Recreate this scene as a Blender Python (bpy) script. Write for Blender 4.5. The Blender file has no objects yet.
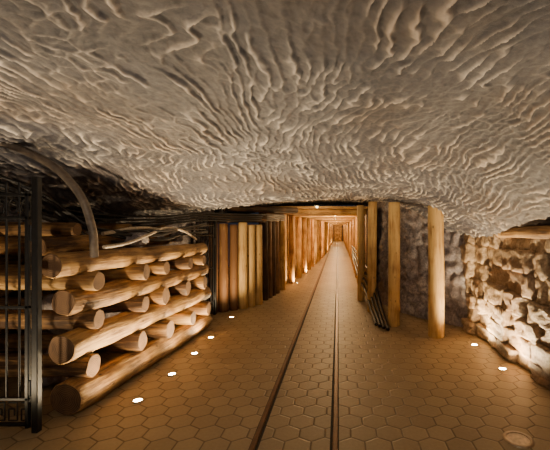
import bpy, math, random
import numpy as np
from mathutils import Vector, Matrix, noise as mn
random.seed(7); R=random.Random(11)
F=367.0; VX=338.0; VY=228.0; H=1.6
scene=bpy.context.scene

# ---------------------------------------------------------------- materials
def nmat(name):
    m=bpy.data.materials.new(name); m.use_nodes=True
    nt=m.node_tree; nt.nodes.clear()
    out=nt.nodes.new('ShaderNodeOutputMaterial'); b=nt.nodes.new('ShaderNodeBsdfPrincipled')
    nt.links.new(b.outputs[0],out.inputs[0])
    return m,nt,b
def N(nt,t,**k):
    n=nt.nodes.new(t)
    for a,v in k.items():
        if a.startswith('i_'): n.inputs[a[2:].replace('_',' ')].default_value=v
        else: setattr(n,a,v)
    return n
def ramp(nt,fac,stops):
    r=nt.nodes.new('ShaderNodeValToRGB'); e=r.color_ramp.elements
    while len(e)<len(stops): e.new(0.5)
    for i,(p,c) in enumerate(stops):
        e[i].position=p; e[i].color=(c[0],c[1],c[2],1) if len(c)==3 else c
    nt.links.new(fac,r.inputs[0]); return r
def math_(nt,op,a,b=None,c=None):
    n=nt.nodes.new('ShaderNodeMath'); n.operation=op
    for i,v in enumerate((a,b,c)):
        if v is None: continue
        if isinstance(v,(int,float)): n.inputs[i].default_value=v
        else: nt.links.new(v,n.inputs[i])
    return n.outputs[0]
def vmath(nt,op,a,b=None):
    n=nt.nodes.new('ShaderNodeVectorMath'); n.operation=op
    for i,v in enumerate((a,b)):
        if v is None: continue
        if isinstance(v,(tuple,list)): n.inputs[i].default_value=v
        else: nt.links.new(v,n.inputs[i])
    return n
def bump(nt,b,h,strength,dist,prev=None):
    n=nt.nodes.new('ShaderNodeBump'); n.inputs['Strength'].default_value=strength; n.inputs['Distance'].default_value=dist
    nt.links.new(h,n.inputs['Height'])
    if prev: nt.links.new(prev.outputs[0],n.inputs['Normal'])
    nt.links.new(n.outputs[0],b.inputs['Normal']); return n
def mixc(nt,fac,a,b,mode='MIX'):
    n=nt.nodes.new('ShaderNodeMix'); n.data_type='RGBA'; n.blend_type=mode
    if isinstance(fac,(int,float)): n.inputs[0].default_value=fac
    else: nt.links.new(fac,n.inputs[0])
    for i,v in ((6,a),(7,b)):
        if isinstance(v,tuple): n.inputs[i].default_value=(v[0],v[1],v[2],1)
        else: nt.links.new(v,n.inputs[i])
    return n.outputs[2]

def mat_wood(name,dark,mid,light,rough=0.65,grain=1.0):
    m,nt,b=nmat(name)
    at=N(nt,'ShaderNodeAttribute',attribute_name='lc'); ti=N(nt,'ShaderNodeAttribute',attribute_name='tint')
    mp=vmath(nt,'MULTIPLY',at.outputs['Vector'],(1.2,14,14))
    n1=N(nt,'ShaderNodeTexNoise'); n1.inputs['Scale'].default_value=2.2; n1.inputs['Detail'].default_value=6; n1.inputs['Roughness'].default_value=.65
    nt.links.new(mp.outputs[0],n1.inputs['Vector'])
    n2=N(nt,'ShaderNodeTexNoise'); n2.inputs['Scale'].default_value=3.5; n2.inputs['Detail'].default_value=4
    nt.links.new(at.outputs['Vector'],n2.inputs['Vector'])
    vo=N(nt,'ShaderNodeTexVoronoi'); vo.inputs['Scale'].default_value=4.5
    mk=vmath(nt,'MULTIPLY',at.outputs['Vector'],(1,1.6,1.6)); nt.links.new(mk.outputs[0],vo.inputs['Vector'])
    s=math_(nt,'ADD',math_(nt,'MULTIPLY',n1.outputs[0],.58),math_(nt,'MULTIPLY',n2.outputs[0],.42))
    s=math_(nt,'ADD',s,math_(nt,'MULTIPLY',math_(nt,'SUBTRACT',ti.outputs['Fac'],.5),.28))
    r=ramp(nt,s,[(.38,dark),(.5,mid),(.63,light)])
    kn=ramp(nt,vo.outputs['Distance'],[(.05,(.2,.2,.2)),(.13,(1,1,1))])
    c=mixc(nt,.85,r.outputs[0],kn.outputs[0],'MULTIPLY')
    nt.links.new(c,b.inputs['Base Color']); b.inputs['Roughness'].default_value=rough
    bump(nt,b,n1.outputs[0],.8*grain,.025)
    return m
def mat_endgrain(name,base,dark):
    m,nt,b=nmat(name)
    at=N(nt,'ShaderNodeAttribute',attribute_name='lc')
    sx=N(nt,'ShaderNodeSeparateXYZ'); nt.links.new(at.outputs['Vector'],sx.inputs[0])
    cb=N(nt,'ShaderNodeCombineXYZ'); nt.links.new(sx.outputs[1],cb.inputs[1]); nt.links.new(sx.outputs[2],cb.inputs[2])
    ln=vmath(nt,'LENGTH',cb.outputs[0])
    nz=N(nt,'ShaderNodeTexNoise'); nz.inputs['Scale'].default_value=9; nz.inputs['Detail'].default_value=4
    nt.links.new(at.outputs['Vector'],nz.inputs['Vector'])
    ph=math_(nt,'ADD',math_(nt,'MULTIPLY',ln.outputs['Value'],420),math_(nt,'MULTIPLY',nz.outputs[0],7))
    s=math_(nt,'ADD',math_(nt,'MULTIPLY',math_(nt,'SINE',ph),.22),nz.outputs[0])
    r=ramp(nt,s,[(.2,dark),(.75,base)])
    nt.links.new(r.outputs[0],b.inputs['Base Color']); b.inputs['Roughness'].default_value=.8
    bump(nt,b,s,.35,.006); return m
def mat_simple(name,col,rough=.5,metal=0,nscale=30,var=.25,bs=.2):
    m,nt,b=nmat(name)
    tc=N(nt,'ShaderNodeTexCoord'); nz=N(nt,'ShaderNodeTexNoise'); nz.inputs['Scale'].default_value=nscale; nz.inputs['Detail'].default_value=5
    nt.links.new(tc.outputs['Object'],nz.inputs['Vector'])
    r=ramp(nt,nz.outputs[0],[(.3,tuple(c*(1-var) for c in col)),(.7,tuple(min(1,c*(1+var)) for c in col))])
    nt.links.new(r.outputs[0],b.inputs['Base Color']); b.inputs['Roughness'].default_value=rough; b.inputs['Metallic'].default_value=metal
    bump(nt,b,nz.outputs[0],bs,.005); return m
def mat_emit(name,col,st):
    m=bpy.data.materials.new(name); m.use_nodes=True; nt=m.node_tree; nt.nodes.clear()
    o=nt.nodes.new('ShaderNodeOutputMaterial'); e=nt.nodes.new('ShaderNodeEmission')
    e.inputs[0].default_value=(*col,1); e.inputs[1].default_value=st; nt.links.new(e.outputs[0],o.inputs[0]); return m

M_log=mat_wood('log_wood',(.055,.024,.008),(.25,.13,.042),(.50,.30,.105))
M_end=mat_endgrain('log_end_grain',(.20,.105,.045),(.05,.025,.012))
M_post=mat_wood('post_wood',(.16,.07,.022),(.40,.22,.07),(.62,.40,.15),grain=.6)
M_plank=mat_wood('plank_wood',(.16,.08,.025),(.44,.26,.09),(.68,.44,.16))
M_plankd=mat_wood('dark_plank_wood',(.035,.018,.008),(.13,.065,.026),(.27,.145,.06))
M_iron=mat_simple('black_iron',(.012,.012,.013),.4,.3)
M_cable=mat_simple('black_cable',(.018,.016,.015),.45)
M_pipe=mat_simple('pipe_steel',(.17,.14,.115),.4,.4)
M_greyhose=mat_simple('pale_hose',(.5,.42,.32),.5)
M_rail=mat_simple('rail_steel',(.15,.07,.03),.45,.4)
M_groove=mat_simple('rail_groove',(.02,.014,.01),.8)
M_ring=mat_simple('lamp_ring_metal',(.45,.36,.26),.35,.8)
M_glow=mat_emit('lamp_glass_lit',(1,.80,.45),160)
M_warm=mat_emit('added_lamp_glow',(1,.72,.35),10)  # glow of the added ceiling lamps
M_glass=mat_simple('lamp_glass_unlit',(.8,.64,.44),.25)

def mat_rock(name,dark,mid,light,warm,bs=.6,ridge=False,scale=1.0,bd=.03):
    m,nt,b=nmat(name)
    geo=N(nt,'ShaderNodeNewGeometry')
    n1=N(nt,'ShaderNodeTexNoise'); n1.inputs['Scale'].default_value=1.3*scale; n1.inputs['Detail'].default_value=7; n1.inputs['Roughness'].default_value=.62
    n2=N(nt,'ShaderNodeTexNoise'); n2.inputs['Scale'].default_value=14*scale; n2.inputs['Detail'].default_value=8; n2.inputs['Roughness'].default_value=.74
    n3=N(nt,'ShaderNodeTexNoise'); n3.inputs['Scale'].default_value=.9*scale; n3.inputs['Detail'].default_value=3
    off=vmath(nt,'ADD',geo.outputs['Position'],(31,7,3)); nt.links.new(off.outputs[0],n3.inputs['Vector'])
    for n in (n1,n2): nt.links.new(geo.outputs['Position'],n.inputs['Vector'])
    s=math_(nt,'ADD',math_(nt,'MULTIPLY',n1.outputs[0],.4),math_(nt,'MULTIPLY',n2.outputs[0],.6))
    r=ramp(nt,s,[(.36,dark),(.5,mid),(.62,light)])
    w=ramp(nt,n3.outputs[0],[(.45,(0,0,0)),(.65,(1,1,1))])
    c=mixc(nt,math_(nt,'MULTIPLY',w.outputs[0],.55),r.outputs[0],warm)
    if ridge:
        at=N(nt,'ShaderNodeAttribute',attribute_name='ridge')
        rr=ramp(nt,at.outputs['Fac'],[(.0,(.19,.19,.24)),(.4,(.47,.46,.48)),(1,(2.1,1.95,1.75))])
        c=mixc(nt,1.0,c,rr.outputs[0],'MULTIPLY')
    nt.links.new(c,b.inputs['Base Color']); b.inputs['Roughness'].default_value=.5
    bump(nt,b,n2.outputs[0],bs,bd); return m
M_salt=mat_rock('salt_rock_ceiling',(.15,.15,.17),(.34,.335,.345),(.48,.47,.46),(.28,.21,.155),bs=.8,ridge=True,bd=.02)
M_rock=mat_rock('dark_salt_rock',(.08,.07,.09),(.27,.24,.26),(.58,.53,.50),(.21,.14,.11),bs=1.0,scale=1.6)
M_stone=mat_rock('wall_stone',(.10,.065,.04),(.36,.25,.15),(.68,.52,.34),(.27,.15,.09),bs=.9,scale=2.0,bd=.03)

def mat_floor():
    m,nt,b=nmat('hexagonal_pavers')
    geo=N(nt,'ShaderNodeNewGeometry')
    S=.20
    p=vmath(nt,'MULTIPLY',vmath(nt,'ADD',geo.outputs['Position'],(20,20,0)).outputs[0],(1/S,1/S,0)).outputs[0]
    r=(1,1.7320508,1); h=(.5,.8660254,0)
    a=vmath(nt,'SUBTRACT',vmath(nt,'MODULO',p,r).outputs[0],h).outputs[0]
    bb=vmath(nt,'SUBTRACT',vmath(nt,'MODULO',vmath(nt,'ADD',p,h).outputs[0],r).outputs[0],h).outputs[0]
    fl=(1,1,0)
    a=vmath(nt,'MULTIPLY',a,fl).outputs[0]; bb=vmath(nt,'MULTIPLY',bb,fl).outputs[0]
    la=vmath(nt,'LENGTH',a).outputs['Value']; lb=vmath(nt,'LENGTH',bb).outputs['Value']
    sel=math_(nt,'LESS_THAN',la,lb)
    mx=nt.nodes.new('ShaderNodeMix'); mx.data_type='VECTOR'
    nt.links.new(sel,mx.inputs[0]); nt.links.new(bb,mx.inputs[4]); nt.links.new(a,mx.inputs[5]); gv=mx.outputs[1]
    ab=vmath(nt,'ABSOLUTE',gv).outputs[0]
    d1=vmath(nt,'DOT_PRODUCT',ab,(.5,.8660254,0)).outputs['Value']
    sx=N(nt,'ShaderNodeSeparateXYZ'); nt.links.new(ab,sx.inputs[0])
    d=math_(nt,'MAXIMUM',d1,sx.outputs[0])
    e=math_(nt,'SUBTRACT',.5,d)
    cid=vmath(nt,'SUBTRACT',p,gv).outputs[0]
    wn=N(nt,'ShaderNodeTexWhiteNoise'); 
    rnd=vmath(nt,'SNAP',vmath(nt,'ADD',cid,(.25,.25,.25)).outputs[0],(.5,.5,.5)).outputs[0]; nt.links.new(rnd,wn.inputs['Vector'])
    nz=N(nt,'ShaderNodeTexNoise'); nz.inputs['Scale'].default_value=40; nz.inputs['Detail'].default_value=6
    nz2=N(nt,'ShaderNodeTexNoise'); nz2.inputs['Scale'].default_value=.9; nz2.inputs['Detail'].default_value=4
    nt.links.new(geo.outputs['Position'],nz.inputs['Vector']); nt.links.new(geo.outputs['Position'],nz2.inputs['Vector'])
    s=math_(nt,'ADD',math_(nt,'MULTIPLY',wn.outputs[0],.16),math_(nt,'ADD',math_(nt,'MULTIPLY',nz.outputs[0],.32),math_(nt,'MULTIPLY',nz2.outputs[0],.5)))
    c=ramp(nt,s,[(.25,(.26,.185,.10)),(.75,(.46,.35,.20))])
    j=ramp(nt,e,[(.012,(.40,.36,.32)),(.045,(1,1,1))])
    col=mixc(nt,1,c.outputs[0],j.outputs[0],'MULTIPLY')
    nt.links.new(col,b.inputs['Base Color']); b.inputs['Roughness'].default_value=.5
    jh=ramp(nt,e,[(0,(0,0,0)),(.06,(1,1,1))])
    b1=bump(nt,b,jh.outputs[0],.6,.006); bump(nt,b,nz.outputs[0],.25,.004,b1)
    return m
M_floor=mat_floor()

# ---------------------------------------------------------------- mesh builder
class MB:
    def __init__(s): s.v=[];s.f=[];s.m=[];s.lc=[];s.t=[];s.sm=[]
    def add(s,vs,fs,lcs,mi=0,tint=.5,smooth=True):
        o=len(s.v); s.v+=[tuple(v) for v in vs]; s.lc+=[tuple(l) for l in lcs]; s.t+=[tint]*len(vs)
        for f in fs: s.f.append(tuple(i+o for i in f)); s.m.append(mi); s.sm.append(smooth)
    def log(s,p0,p1,r0,r1=None,seg=22,rings=None,wob=.06,mi=0,mend=1,tint=None,bend=0.0):
        r1=r0 if r1 is None else r1
        p0=Vector(p0);p1=Vector(p1);d=p1-p0;L=d.length;d.normalize()
        up=Vector((0,0,1)) if abs(d.z)<.9 else Vector((1,0,0))
        a=d.cross(up).normalized(); b=a.cross(d).normalized()
        rings=rings or max(3,int(L/.10)); tint=R.random() if tint is None else tint
        sd=R.uniform(0,80); bd=R.uniform(-1,1)*bend; bd2=R.uniform(-1,1)*bend
        vs=[];lc=[]
        ts=[0,.012/L]+[(i+1)/(rings+1) for i in range(rings)]+[1-.012/L,1]
        for k,t in enumerate(ts):
            rr=r0+(r1-r0)*t
            if k in(0,len(ts)-1): rr*=.93
            c=p0+d*(L*t)+a*(bd*math.sin(math.pi*t))+b*(bd2*math.sin(math.pi*t))
            for j in range(seg):
                an=2*math.pi*j/seg; ca,sa=math.cos(an),math.sin(an)
                q=mn.noise(Vector((sd+t*L*2.2,ca*1.1,sa*1.1)))*wob*1.6+mn.noise(Vector((sd+t*L*9,ca*3,sa*3)))*wob*.8
                r_=rr*(1+q); vs.append(c+a*(ca*r_)+b*(sa*r_)); lc.append((sd+t*L,ca*r_,sa*r_))
        n=len(ts); fs=[]
        for k in range(n-1):
            for j in range(seg):
                j2=(j+1)%seg; fs.append((k*seg+j,(k+1)*seg+j,(k+1)*seg+j2,k*seg+j2))
        s.add(vs,fs,lc,mi,tint)
        for k,fl in ((0,0),(n-1,1)):
            ring=vs[k*seg:(k+1)*seg]; lr=lc[k*seg:(k+1)*seg]
            cen=sum(ring,Vector())/seg
            V=[cen]+ring; LC=[(lr[0][0],0,0)]+lr
            ff=[(0,1+j,1+(j+1)%seg) if not fl else (0,1+(j+1)%seg,1+j) for j in range(seg)]
            s.add(V,ff,LC,mend,tint,False)
    def box(s,c,sz,rot=0,mi=0,tint=None,axis=2,bev=.006,tilt=0):
        tint=R.random() if tint is None else tint; sd=R.uniform(0,80)
        hx,hy,hz=[k/2 for k in sz]; b=min(bev,hx*.6,hy*.6,hz*.6)
        import itertools
        M=Matrix.Translation(c)@Matrix.Rotation(rot,4,'Z')@Matrix.Rotation(tilt,4,'Y')
        vs=[];idx={}
        for sx,sy,sz_ in itertools.product((-1,1),repeat=3):
            for k in range(3):
                p=[sx*(hx-b),sy*(hy-b),sz_*(hz-b)]; p[k]=(sx,sy,sz_)[k]*(hx,hy,hz)[k]
                idx[(sx,sy,sz_,k)]=len(vs); vs.append(Vector(p))
        fs=[]
        for k in range(3):
            o=[i for i in range(3) if i!=k]
            for sg in(-1,1):
                q=[]
                for (u,w) in((-1,-1),(1,-1),(1,1),(-1,1)):
                    t=[0,0,0];t[k]=sg;t[o[0]]=u;t[o[1]]=w; q.append(idx[(*t,k)])
                fs.append(q)
        for k in range(3):
            o=[i for i in range(3) if i!=k]
            for u in(-1,1):
                for w in(-1,1):
                    t0=[0,0,0];t0[k]=-1;t0[o[0]]=u;t0[o[1]]=w;t1=list(t0);t1[k]=1
                    fs.append([idx[(*t0,o[0])],idx[(*t1,o[0])],idx[(*t1,o[1])],idx[(*t0,o[1])]])
        for t in itertools.product((-1,1),repeat=3): fs.append([idx[(*t,0)],idx[(*t,1)],idx[(*t,2)]])
        out=[]
        for f in fs:
            n=(vs[f[1]]-vs[f[0]]).cross(vs[f[2]]-vs[f[0]]); cc=sum((vs[i] for i in f),Vector())/len(f)
            out.append(f if n.dot(cc)>0 else f[::-1])
        pr=[axis]+[i for i in range(3) if i!=axis]
        lc=[(sd+v[pr[0]],v[pr[1]]+sd,v[pr[2]]) for v in vs]
        s.add([M@v for v in vs],out,lc,mi,tint,False)
    def stone(s,c,sz,rot=0,n=6,mi=0,pw=6,amp=.12):
        tint=R.random(); sd=R.uniform(0,90); d={};vs=[];fs=[]
        M=Matrix.Translation(c)@Matrix.Rotation(rot,4,'Z')@Matrix.Rotation(R.uniform(-.06,.06),4,'X')
        def vid(p):
            k=tuple(round(x*1000) for x in p)
            if k in d: return d[k]
            q=Vector(p); nrm=sum(abs(x)**pw for x in p)**(1/pw); q=q/nrm
            q*=1+amp*(mn.noise(q*1.3+Vector((sd,0,0)))*1.2+mn.noise(q*3+Vector((sd,9,0)))*.7+mn.noise(q*7+Vector((sd,9,0)))*.4)
            q=Vector((q.x*sz[0]/2,q.y*sz[1]/2,q.z*sz[2]/2)); d[k]=len(vs); vs.append(M@q); return d[k]
        for k in range(3):
            o=[(k+1)%3,(k+2)%3]
            for sg in(-1,1):
                for i in range(n):
                    for j in range(n):
                        q=[]
                        for (u,w) in((i,j),(i+1,j),(i+1,j+1),(i,j+1)):
                            p=[0,0,0];p[k]=sg;p[o[0]]=-1+2*u/n;p[o[1]]=-1+2*w/n;q.append(vid(p))
                        fs.append(q if sg>0 else q[::-1])
        s.add(vs,fs,[(v.x+sd,v.y,v.z) for v in vs],mi,tint)
    def obj(s,name,mats,parent=None):
        me=bpy.data.meshes.new(name); me.from_pydata(s.v,[],s.f)
        for m in mats: me.materials.append(m)
        me.polygons.foreach_set('material_index',s.m); me.polygons.foreach_set('use_smooth',s.sm)
        a=me.attributes.new('lc','FLOAT_VECTOR','POINT'); a.data.foreach_set('vector',np.array(s.lc,dtype=np.float32).ravel())
        a=me.attributes.new('tint','FLOAT','POINT'); a.data.foreach_set('value',np.array(s.t,dtype=np.float32))
        me.update(); o=bpy.data.objects.new(name,me); scene.collection.objects.link(o)
        if parent: o.parent=parent
        return o
def empty(name,loc=(0,0,0)):
    o=bpy.data.objects.new(name,None); o.location=loc; scene.collection.objects.link(o); return o
def curve(name,pts,r,mat,parent=None,cyc=False):
    cu=bpy.data.curves.new(name,'CURVE'); cu.dimensions='3D'; cu.bevel_depth=r; cu.bevel_resolution=4; cu.resolution_u=10
    sp=cu.splines.new('BEZIER'); sp.bezier_points.add(len(pts)-1)
    for bp,p in zip(sp.bezier_points,pts): bp.co=p; bp.handle_left_type=bp.handle_right_type='AUTO'
    cu.use_fill_caps=True; cu.materials.append(mat)
    o=bpy.data.objects.new(name,cu); scene.collection.objects.link(o)
    if parent: o.parent=parent
    return o

# ---------------------------------------------------------------- numpy noise
def hsh(i,j,s):
    v=np.sin(i*127.1+j*311.7+s*74.7)*43758.5453; return v-np.floor(v)
def vn(x,y,s=0):
    i=np.floor(x);j=np.floor(y);fx=x-i;fy=y-j;fx=fx*fx*fx*(fx*(fx*6-15)+10);fy=fy*fy*fy*(fy*(fy*6-15)+10)
    return (hsh(i,j,s)*(1-fx)+hsh(i+1,j,s)*fx)*(1-fy)+(hsh(i,j+1,s)*(1-fx)+hsh(i+1,j+1,s)*fx)*fy
def gn(x,y,s=0):
    i=np.floor(x);j=np.floor(y);fx=x-i;fy=y-j
    u=fx*fx*fx*(fx*(fx*6-15)+10);w=fy*fy*fy*(fy*(fy*6-15)+10)
    def g(a,b):
        an=hsh(i+a,j+b,s)*6.2831853; return np.cos(an)*(fx-a)+np.sin(an)*(fy-b)
    return 1.5*((g(0,0)*(1-u)+g(1,0)*u)*(1-w)+(g(0,1)*(1-u)+g(1,1)*u)*w)
def fbm(x,y,s=0,o=4):
    t=0;a=.5
    for k in range(o): t=t+a*(vn(x*2**k,y*2**k,s+k)-.5); a*=.5
    return t
def worley(x,y,s):
    i0=np.floor(x);j0=np.floor(y);f1=np.full(x.shape,9.);f2=np.full(x.shape,9.)
    for di in(-1,0,1):
        for dj in(-1,0,1):
            i=i0+di;j=j0+dj
            px=i+.1+.8*hsh(i,j,s);py=j+.1+.8*hsh(i,j,s+5)
            d=np.sqrt((px-x)**2+(py-y)**2)
            f2=np.minimum(f2,np.maximum(f1,d)); f1=np.minimum(f1,d)
    return f1,f2
def ss(a,b,x):
    t=np.clip((x-a)/(b-a),0,1); return t*t*(3-2*t)

def grid_obj(name,X,Y,Z,mat,extra=None):
    nv,nu=X.shape
    co=np.stack([X,Y,Z],-1).reshape(-1,3).astype(np.float32)
    a=np.arange(nv*nu).reshape(nv,nu)
    q=np.stack([a[:-1,:-1],a[:-1,1:],a[1:,1:],a[1:,:-1]],-1).reshape(-1,4).astype(np.int32)
    me=bpy.data.meshes.new(name); me.vertices.add(len(co)); me.vertices.foreach_set('co',co.ravel())
    me.loops.add(q.size); me.loops.foreach_set('vertex_index',q.ravel())
    me.polygons.add(len(q)); me.polygons.foreach_set('loop_start',np.arange(len(q),dtype=np.int32)*4)
    me.update(calc_edges=True); me.validate()
    me.polygons.foreach_set('use_smooth',np.ones(len(me.polygons),dtype=bool))
    if extra is not None:
        at=me.attributes.new('ridge','FLOAT','POINT'); at.data.foreach_set('value',extra.ravel().astype(np.float32))
    me.materials.append(mat); me.update()
    o=bpy.data.objects.new(name,me); scene.collection.objects.link(o); return o

# ---------------------------------------------------------------- ceiling
xs=np.concatenate([np.linspace(-4.4,-2.6,150)[:-1],np.linspace(-2.6,2.4,720)[:-1],np.linspace(2.4,2.9,20)])
ys=np.concatenate([np.linspace(-2.5,.9,40)[:-1],np.linspace(.9,6.6,580)[:-1],np.linspace(6.6,11.0,90)])
X,Y=np.meshgrid(xs,ys)
base=2.52-.50*ss(1.3,6.2,Y)+.21*ss(6.3,6.9,Y)
base=base+.09*np.exp(-((X+.1)/1.1)**2)*ss(2.5,6,Y)
base=base-.80*ss(.8,2.7,X)*ss(0.5,3.2,Y)-.42*ss(1.1,2.6,X)*(1-ss(.5,3.2,Y))
base=base-.40*ss(-1.3,-4.0,X)*ss(2.6,5.5,Y)
base=base+.10*fbm(X*.7,Y*.7,3,3)
wx=X+.26*gn(X*.7,Y*.45,11)+.05*gn(X*2.3,Y*2.2,12)
wy=Y+.2*gn(X*1.2,Y*.8,13)
ph=wx/.078+.85*gn(wx/.40,wy/.6,5)+.42*gn(wx/.17,wy/.20,6)+.22*gn(wx/.07,wy/.07,16)
t=ph-np.floor(ph)
cr=np.where(t<.72,(t/.72)**2.0,((1-t)/.28)**1.3)
amp=.22+.78*ss(-.4,.3,gn(wx*4.0,wy*2.2,8)+.6*gn(wx*9,wy*6,28))
ph2=(wx*.72+wy*.34)/.078+.8*gn(wx/.26,wy/.26,25)+.3*gn(wx/.09,wy/.09,26)
t2=ph2-np.floor(ph2); cr2=np.where(t2<.72,(t2/.72)**2.0,((1-t2)/.28)**1.3)
m2=ss(.0,.45,gn(X*1.1+4,Y*1.0,48))
amp2=.25+.75*ss(-.4,.3,gn(wx*4.2,wy*3.6,68))
f1,f2=worley(wx/.10+.5*gn(X*5,Y*5,71),wy/.17,72)
chip=np.clip(1-(f2-f1)/.35,0,1)**1.5
mc=ss(.05,.5,gn(X*1.9+2,Y*1.7,73))
big=(cr*amp*(1-m2)+cr2*amp2*m2)*(1-.45*mc)+chip*.5*mc
fine=gn(X*28,Y*20,51)+.6*gn(X*50,Y*40,52)
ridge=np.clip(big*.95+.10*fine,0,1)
Z=base-.034*big-.0036*fine+.022*fbm(X*6,Y*5,31,4)
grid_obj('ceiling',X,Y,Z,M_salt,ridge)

# ---------------------------------------------------------------- floor
TE=44.0
mb=MB()
mb.add([(-4.6,-2.5,0),(3.2,-2.5,0),(3.2,TE+1,0),(-4.6,TE+1,0),(-4.6,-2.5,-.1),(3.2,-2.5,-.1),(3.2,TE+1,-.1),(-4.6,TE+1,-.1)],
  [(0,1,2,3),(7,6,5,4),(0,4,5,1),(1,5,6,2),(2,6,7,3),(3,7,4,0)],[(0,0,0)]*8,0,.5,False)
mb.obj('floor',[M_floor])

# rails
mb=MB()
for xr,sg in((-.62,1),(-.02,-1)):
    y=1.0
    while y<TE-.2:
        L=min(4.0,TE-.2-y); mb.box((xr,y+L/2,.007),(.038,L-.004,.022),mi=0,axis=1,bev=.004)
        y+=L
    mb.box((xr+sg*.030,22.4,.0012),(.020,42.5,.004),mi=1,axis=1,bev=.001)
    mb.box((xr-sg*.023,22.4,.0012),(.008,42.5,.004),mi=1,axis=1,bev=.001)
mb.obj('mine_rail_track',[M_rail,M_groove])

# ---------------------------------------------------------------- rock walls
def rockwall(name,path,z1=2.6,amp=.18,mat=M_rock,seed=1,step=.035,z0=-.05):
    P=[Vector(p) for p in path]; pts=[]
    for a,b in zip(P[:-1],P[1:]):
        n=max(2,int((b-a).length/step))
        for i in range(n): pts.append((a.lerp(b,i/n),(b-a).normalized()))
    pts.append((P[-1],(P[-1]-P[-2]).normalized()))
    nrm=[]
    for i in range(len(pts)):
        t=sum((pts[k][1] for k in range(max(0,i-8),min(len(pts),i+9))),Vector((0,0))).normalized(); nrm.append((-t.y,t.x))
    U=np.arange(len(pts))*step; zz=np.arange(z0,z1,step)
    UU,ZZ=np.meshgrid(U,zz); px=np.array([p[0].x for p in pts]);py=np.array([p[0].y for p in pts]); nn=np.array(nrm)
    f1,f2=worley(UU/.3+fbm(UU*3,ZZ*3,seed)*1.2,ZZ/.22,seed+3)
    D=amp*(1.6*fbm(UU*1.2,ZZ*1.2,seed,5)+.5*np.clip(f2-f1,0,.6)+.25*gn(UU*9,ZZ*7,seed))
    grid_obj(name,px[None,:]+nn[None,:,0]*D,py[None,:]+nn[None,:,1]*D,ZZ,mat)
rockwall('wall_left',[(-2.45,7.3),(-3.1,6.6),(-3.75,6.1),(-4.05,4.5),(-4.1,2.0),(-4.1,-2.4)],seed=4)
rockwall('wall_right',[(2.35,-2.4),(2.4,3.2),(2.35,5.3),(1.95,5.9),(1.35,6.8),(.98,7.9),(.9,9.6)],seed=9,amp=.16)
rockwall('wall_back',[(-4.2,-2.3),(2.6,-2.3)],seed=15)

# ---------------------------------------------------------------- log crib on the left
crib=empty('log_crib',(-2.35,4.4,0))
mb=MB()
def P(x,y,z): return (x+2.35,y-4.4,z)
front=[(.140,.145),(.575,.130),(.955,.117),(1.285,.105)]
xf=lambda t:-2.31+.18*t
for i,(z,r) in enumerate(front):
    y0=3.05+R.uniform(-.05,.08)+.02*i; x0=xf(0)+(-.03*i)
    mb.log(P(x0,y0,z),P(xf(1)-.02*i,5.85+R.uniform(-.1,.1),z*.985),r,r*.88,seg=28,bend=.03,wob=.085,tint=.5+.15*(i%2))
cross=[(.36,.105),(.765,.095),(1.115,.08)]
ycs=[3.36,3.98,4.55,5.1,5.6]
for i,(z,r) in enumerate(cross):
    for k,yc in enumerate(ycs):
        t=(yc-3.05)/2.8; x1=xf(t)+.13+R.uniform(-.06,.06)
        mb.log(P(x1-1.65-R.uniform(0,.1),yc+R.uniform(-.06,.06),z+R.uniform(-.01,.01)),P(x1,yc+R.uniform(-.07,.07),z),r*R.uniform(.85,1.12),seg=24,bend=.01,wob=.09,tint=R.uniform(.1,.75))
for z,r in ((.13,.13),(.565,.12),(.945,.11),(1.275,.10)):
    mb.log(P(-3.72,3.0+R.uniform(-.1,.2),z),P(-3.65,5.85,z),r,seg=22,bend=.02)
mb.log(P(-2.66,3.25,1.43),P(-2.55,5.5,1.44),.085,seg=22,bend=.02,tint=.4)
mb.log(P(-3.25,3.4,1.43),P(-3.2,5.7,1.44),.09,seg=22,bend=.02,tint=.4)
for yc in (3.5,4.4,5.3):
    mb.log(P(-3.9,yc,1.60),P(-2.52,yc+.05,1.585),.065,seg=20,tint=R.uniform(.2,.6))
mb.obj('logs',[M_log,M_end],crib)
mb=MB()
for k in range(46):
    s_=R.uniform(.22,.42); mb.stone(P(R.uniform(-3.45,-2.85),R.uniform(3.7,5.7),R.uniform(.1,1.15)),(s_,s_*R.uniform(.7,1.2),s_*R.uniform(.5,.9)),R.uniform(0,3),n=5)
for k in range(16):
    s_=R.uniform(.12,.26); mb.stone(P(R.uniform(-3.3,-2.35),R.uniform(3.8,5.7),R.uniform(1.42,1.52)),(s_,s_*R.uniform(.8,1.4),s_*R.uniform(.5,.8)),R.uniform(0,3),n=5)
mb.obj('rubble_infill',[M_rock],crib)

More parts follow.
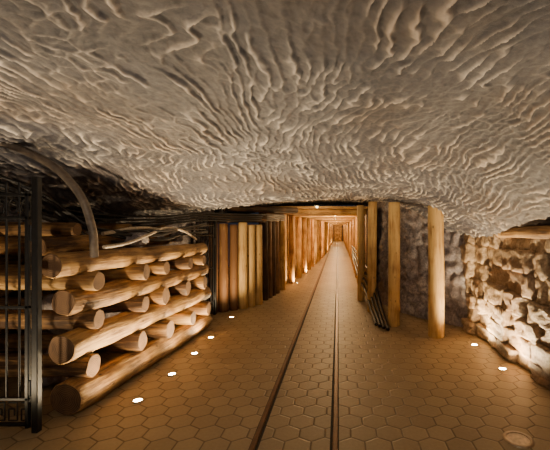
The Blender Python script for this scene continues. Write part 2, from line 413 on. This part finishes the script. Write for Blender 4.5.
# ---------------------------------------------------------------- iron gate left
def gate(name,loc,W,Ht,rotz,spacing=.1):
    g=empty(name,loc); g.rotation_euler=(0,0,rotz)
    mb=MB()
    mb.box((.035,0,Ht/2+.02),(.05,.05,Ht+.04),tint=.5,bev=.005)
    mb.box((-.035,0,Ht/2-.02),(.03,.03,Ht-.1),tint=.5,bev=.004)
    mb.box((-W,0,Ht/2-.02),(.035,.035,Ht-.1),tint=.5,bev=.004)
    for z in (.06,.26,Ht*.5,Ht-.28,Ht-.1): mb.box((-W/2-.02,0,z),(W,.03,.024),bev=.003)
    n=int(W/spacing)
    for i in range(1,n):
        x=-W*i/n; mb.log((x,0,.26),(x,0,Ht+.0),.0085,seg=8,rings=2,wob=0,mi=0,mend=0)
    for i in range(n):
        x=-W*(i+.5)/n; c=.16; a=.034
        for seg in (((-a,c+.07),(a,c+.07)),((a,c+.07),(a,c-.07)),((a,c-.07),(-a,c-.07)),((-a,c-.07),(-a,c+.02)),((-a,c+.02),(.012,c+.02)),((.012,c+.02),(.012,c-.03))):
            (xa,za),(xb,zb)=seg; mb.log((x+xa,0,za),(x+xb,0,zb),.006,seg=6,rings=1,wob=0,mi=0,mend=0)
    for i in range(n):
        x=-W*(i+.5)/n; z=Ht-.19; pts=[(x+.035*math.cos(t),0,z+.06*math.sin(t)) for t in [k*math.pi/6 for k in range(13)]]
        for p,q in zip(pts[:-1],pts[1:]): mb.log(p,q,.005,seg=6,rings=1,wob=0,mi=0,mend=0)
    for z in (.35,Ht-.4): mb.log((.0,-.01,z-.06),(.0,-.01,z+.06),.018,seg=12,rings=1,wob=0,mi=0,mend=0)
    mb.obj('ironwork',[M_iron],g); return g
gate('iron_gate',(-2.40,2.88,0),1.1,1.96,0)
gate('iron_gate',(-2.28,6.75,0),.7,1.75,math.radians(80))

# ---------------------------------------------------------------- pipes & cables
curve('bent_pipe',[(-3.4,2.2,2.25),(-2.95,3.0,2.34),(-2.62,3.15,2.23),(-2.32,3.22,1.97),(-2.19,3.26,1.62),(-2.19,3.3,1.34)],.034,M_pipe)
cab=[(-3.6,2.6,2.2),(-3.1,3.3,2.1),(-2.9,3.6,1.95),(-2.75,3.8,1.75),(-2.6,3.9,1.62),(-2.25,4.4,1.55),(-2.2,5.3,1.62),(-2.1,5.9,1.65)]
for k in range(5):
    o=k*.035
    curve('power_cable',[(x-.3*o-R.uniform(0,.05),y+o,z-o*.8+R.uniform(-.03,.03)) for (x,y,z) in cab],.013+.004*(k%2),M_cable)
for k in range(4):
    o=k*.04
    curve('power_cable',[(-3.8,2.7,2.1-o),(-3.3,3.5,1.98-o),(-3.1,4.3,1.80-o*1.5),(-2.6,5.2,1.76-o),(-2.3,6.2,1.85-o),(-2.0,6.9,1.86-o),(-1.6,7.75,1.88-o),(-1.35,9.3,1.92-o)],.015,M_cable)
curve('pale_hose',[(-2.2,3.45,1.42),(-2.2,3.8,1.44),(-2.22,4.3,1.52),(-2.25,4.8,1.60),(-2.2,5.2,1.56),(-2.2,5.7,1.42)],.017,M_greyhose)
curve('pale_hose',[(-2.5,3.9,1.54),(-2.45,4.5,1.60),(-2.5,5.3,1.57)],.02,M_greyhose)

# ---------------------------------------------------------------- left timber lining
mb=MB()
pal=[(-2.36,6.95),(-2.2,7.05),(-2.04,7.18),(-1.90,7.32),(-1.78,7.5),(-1.68,7.7)]
for i,(x,y) in enumerate(pal):
    r=.085+.01*(i%2); mb.log((x,y,0),(x,y,1.68+R.uniform(-.03,.05)),r,r*.93,seg=24,wob=.03,tint=[-.3,-.1,-.3,.9,1.1,1][i])
mb.obj('timber_palisade',[M_post,M_end])
Lp=[(-1.66,7.95),(-1.42,9.7),(-1.22,12.3),(-1.08,15),(-.88,19.5),(-.74,24.5),(-.72,TE)]
Rp=[(.72,8.0),(.62,9.6),(.62,12),(.70,18),(.72,TE)]
def interp(P,y):
    for a,b in zip(P[:-1],P[1:]):
        if a[1]<=y<=b[1]: return a[0]+(b[0]-a[0])*(y-a[1])/(b[1]-a[1])
    return P[-1][0]
for PP,sg in((Lp,-1),(Rp,1)):
    y=8.2; mb=MB()
    while y<TE:
        w=.18; x=interp(PP,y); ang=math.atan2(interp(PP,y+.5)-x,.5)
        mb.box((x+sg*.12,y+w/2,1.03),(.04,w-.008,2.06),rot=-ang,mi=(1 if y<9.3 else 0)); y+=w
    mb.obj('plank_lining',[M_plank,M_plankd])
mb=MB(); y=9.5
while y<TE-.5:
    xl=interp(Lp,y);xr=interp(Rp,y)
    mb.log((xl,y,0),(xl,y,1.95),.085,.08,seg=18,rings=4,wob=.03,tint=R.uniform(.4,.9))
    mb.log((xr,y,0),(xr,y,1.95),.075,.07,seg=18,rings=4,wob=.03,tint=R.uniform(.3,.8))
    mb.log((xl-.1,y,2.02),(xr+.1,y,2.02),.07,seg=18,rings=6,wob=.03,tint=R.uniform(.4,.9))
    y+=1.15
mb.obj('timber_support_frames',[M_post,M_end])
mb=MB(); y=9.3
while y<TE+.2:
    w=.2; xl=interp(Lp,min(y,TE))-.3; xr=interp(Rp,min(y,TE))+.3
    mb.box(((xl+xr)/2,y+w/2,2.13),(xr-xl,w-.01,.04),axis=0); y+=w
mb.obj('ceiling_boards',[M_plank])
mb=MB()
for k in range(4):
    y=8.15+k*.28; x=interp(Lp,y)
    mb.log((x+.02,y,0),(x+.0,y,1.75),.07,seg=18,rings=5,wob=.03,tint=[.1,.6,.2,.7,.3][k])
mb.obj('side_props',[M_plankd,M_end])
mb=MB()
mb.log((-2.5,7.1,1.78),(-1.55,7.85,1.80),.08,seg=20)
mb.log((-1.6,8.0,1.86),(-1.42,9.3,1.9),.07,seg=18)
mb.log((-2.3,7.4,2.00),(-1.0,8.9,2.03),.07,seg=18,tint=.1)
mb.obj('cross_beams',[M_plankd,M_end])

# ---------------------------------------------------------------- right free standing posts
for (x,y,r,top) in ((1.45,5.42,.118,1.96),(.92,6.03,.098,2.02),(.65,7.0,.088,2.10),(.51,8.1,.082,2.1)):
    mb=MB(); mb.log((0,0,0),(R.uniform(-.02,.02),0,top),r,r*.95,seg=32,rings=22,wob=.035,tint=.85,bend=.012)
    o=mb.obj('timber_post',[M_post,M_end]); o.location=(x,y,0)
for k in range(4):
    o_=.05*k
    curve('floor_hose',[(.62+o_,5.95-.1*k,.04),(.60+o_,6.5,.10+.05*k),(.56+o_,7.3,.30+.09*k),(.50+o_*.6,8.6,.42+.12*k),(.50+o_*.5,10.5,.5+.12*k),(.54,14,.6+.1*k)],.028,M_cable)

# ---------------------------------------------------------------- right stone wall
mb=MB(); z=0.0
while z<1.38:
    hgt=R.uniform(.15,.27); y=.6+R.uniform(0,.2)
    while y<5.6:
        w=R.uniform(.2,.55); hh=hgt*R.uniform(.98,1.12)
        mb.stone((2.22+.04*z+R.uniform(-.05,.05)-max(0,y+w/2-5.2)*.2,y+w/2,z+hh/2),(R.uniform(.3,.36),w*1.02,hh),R.uniform(-.12,.12),n=10,pw=11,amp=.13)
        y+=w
    z+=hgt*.98
mb.obj('stone_wall',[M_stone])
mb=MB()
mb.log((2.12,2.6,1.54),(2.16,5.5,1.52),.07,seg=22,bend=.03,tint=.6)
mb.log((2.1,.6,1.56),(2.14,2.5,1.53),.07,seg=22,bend=.03,tint=.6)
mb.obj('wall_top_beam',[M_log,M_end])

# far end
mb=MB()
for k in range(8): mb.box((-.75+k*.22,TE+.2,1.05),(.21,.05,2.1))
mb.obj('wall_end',[M_plankd])
mb=MB(); mb.box((0,TE+.14,.98),(.8,.04,1.96),mi=0)
for x in(-.44,.44): mb.box((x,TE+.12,1.0),(.08,.08,2.0),mi=1)
mb.box((0,TE+.12,2.02),(.96,.08,.08),mi=1); mb.box((0,TE+.10,1.0),(.7,.03,.06),mi=1)
mb.obj('door_1',[M_plank,M_post])

# ---------------------------------------------------------------- lights
def spot(parent,loc,energy,angle=150,tilt=(0,0),col=(1,.66,.32),size=.03):
    L=bpy.data.lights.new('beam','SPOT'); L.energy=energy; L.color=col; L.spot_size=math.radians(angle); L.spot_blend=.8; L.shadow_soft_size=size
    o=bpy.data.objects.new('beam',L); scene.collection.objects.link(o); o.parent=parent; o.location=loc
    o.rotation_euler=(math.pi+tilt[0],tilt[1],0); return o
def disc(mb,r,z,mi,seg=28,z0=None,rin=0):
    vs=[];fs=[]
    if rin==0:
        vs=[(0,0,z)]+[(r*math.cos(2*math.pi*k/seg),r*math.sin(2*math.pi*k/seg),z) for k in range(seg)]
        fs=[(0,1+k,1+(k+1)%seg) for k in range(seg)]
    else:
        prof=[(r,0),(r*.97,z),(rin*1.03,z*1.1),(rin,z*.5)]
        for (rr,zz) in prof: vs+=[(rr*math.cos(2*math.pi*k/seg),rr*math.sin(2*math.pi*k/seg),zz) for k in range(seg)]
        for q in range(3):
            for k in range(seg): fs.append((q*seg+k,q*seg+(k+1)%seg,(q+1)*seg+(k+1)%seg,(q+1)*seg+k))
    mb.add(vs,fs,[(v[0],v[1],v[2]) for v in vs],mi,.5,True)
def floor_lamp(x,y,energy,tilt=(0,0),lit=True,r=.05,col=(1,.70,.38),angle=155):
    e=empty('floor_spotlight',(x,y,0)); mb=MB()
    disc(mb,r,.012,0,rin=r*.72); disc(mb,r*.74,.008,1)
    mb.obj('fixture',[M_ring,M_glow if lit else M_glass],e)
    if lit: spot(e,(0,0,.03),energy,angle,tilt,col)
for (x,y) in ((-1.85,3.39),(-1.81,4.0),(-1.82,4.66),(-1.85,5.34)): floor_lamp(x,y,120,(0,-.05),col=(1,.74,.42))
floor_lamp(-1.9,6.55,110,col=(1,.73,.40))  # extra lamp added to brighten the palisade
W=(1,.88,.72)
floor_lamp(-1.85,1.9,38,col=W)  # unseen uplight beside the camera, added to fill the ceiling
floor_lamp(-2.9,2.3,130,col=(1,.76,.46))  # unseen uplight off left, added to brighten logs and rock behind the gate
for (x,y,e) in ((1.86,4.15,190),(1.86,5.0,170)): floor_lamp(x,y,e,(0,.05),col=(1,.74,.42))
floor_lamp(1.75,1.9,42,col=W)  # unseen right-hand partner, also added as ceiling fill
floor_lamp(1.36,2.77,0,lit=False,r=.11)
for (y,e) in ((10.6,90),(12.9,110),(15.5,120),(19,140),(24,170),(31,180),(38,180)):
    floor_lamp(interp(Lp,y)+.17,y,e,angle=170,col=(1,.64,.28),r=.03)
def added_lamp(x,y,z,e,col=(1,.63,.29)):  # made-up ceiling fitting around an added fill light
    em=empty('added_ceiling_lamp',(x,y,z)); mb=MB()
    mb.box((0,0,.03),(.10,.3,.03),mi=0); mb.log((0,-.13,0),(0,.13,0),.022,seg=14,rings=2,wob=0,mi=1,mend=1); mb.obj('fixture',[M_iron,M_warm],em)
    L=bpy.data.lights.new('fill_light','POINT'); L.energy=e; L.color=col; L.shadow_soft_size=.06
    o=bpy.data.objects.new('fill_light',L); scene.collection.objects.link(o); o.parent=em; o.location=(0,0,-.06)
for y,e in ((11.2,110),(14.7,120),(19.3,150),(26.2,190),(34,200),(42,180)): added_lamp(-.1,y,1.98,e)  # row of lamps added to light the tunnel floor
added_lamp(-.5,8.7,2.10,22)  # added at the tunnel mouth to light the posts and beams
added_lamp(-.3,-1.2,2.25,100,(1,.86,.68))  # unseen, behind the camera; added to light floor, posts and crib fronts

w=bpy.data.worlds.new('World'); scene.world=w; w.use_nodes=True
w.node_tree.nodes['Background'].inputs[0].default_value=(.5,.55,.75,1); w.node_tree.nodes['Background'].inputs[1].default_value=.03

# ---------------------------------------------------------------- camera
c=bpy.data.cameras.new('camera'); co=bpy.data.objects.new('camera',c); scene.collection.objects.link(co); scene.camera=co
co.location=(0,0,H); co.rotation_euler=(math.pi/2,0,0)
c.sensor_width=36; c.sensor_fit='HORIZONTAL'; c.lens=36*F/550; c.shift_x=-(VX-275)/550; c.shift_y=(VY-225)/550; c.clip_start=.05
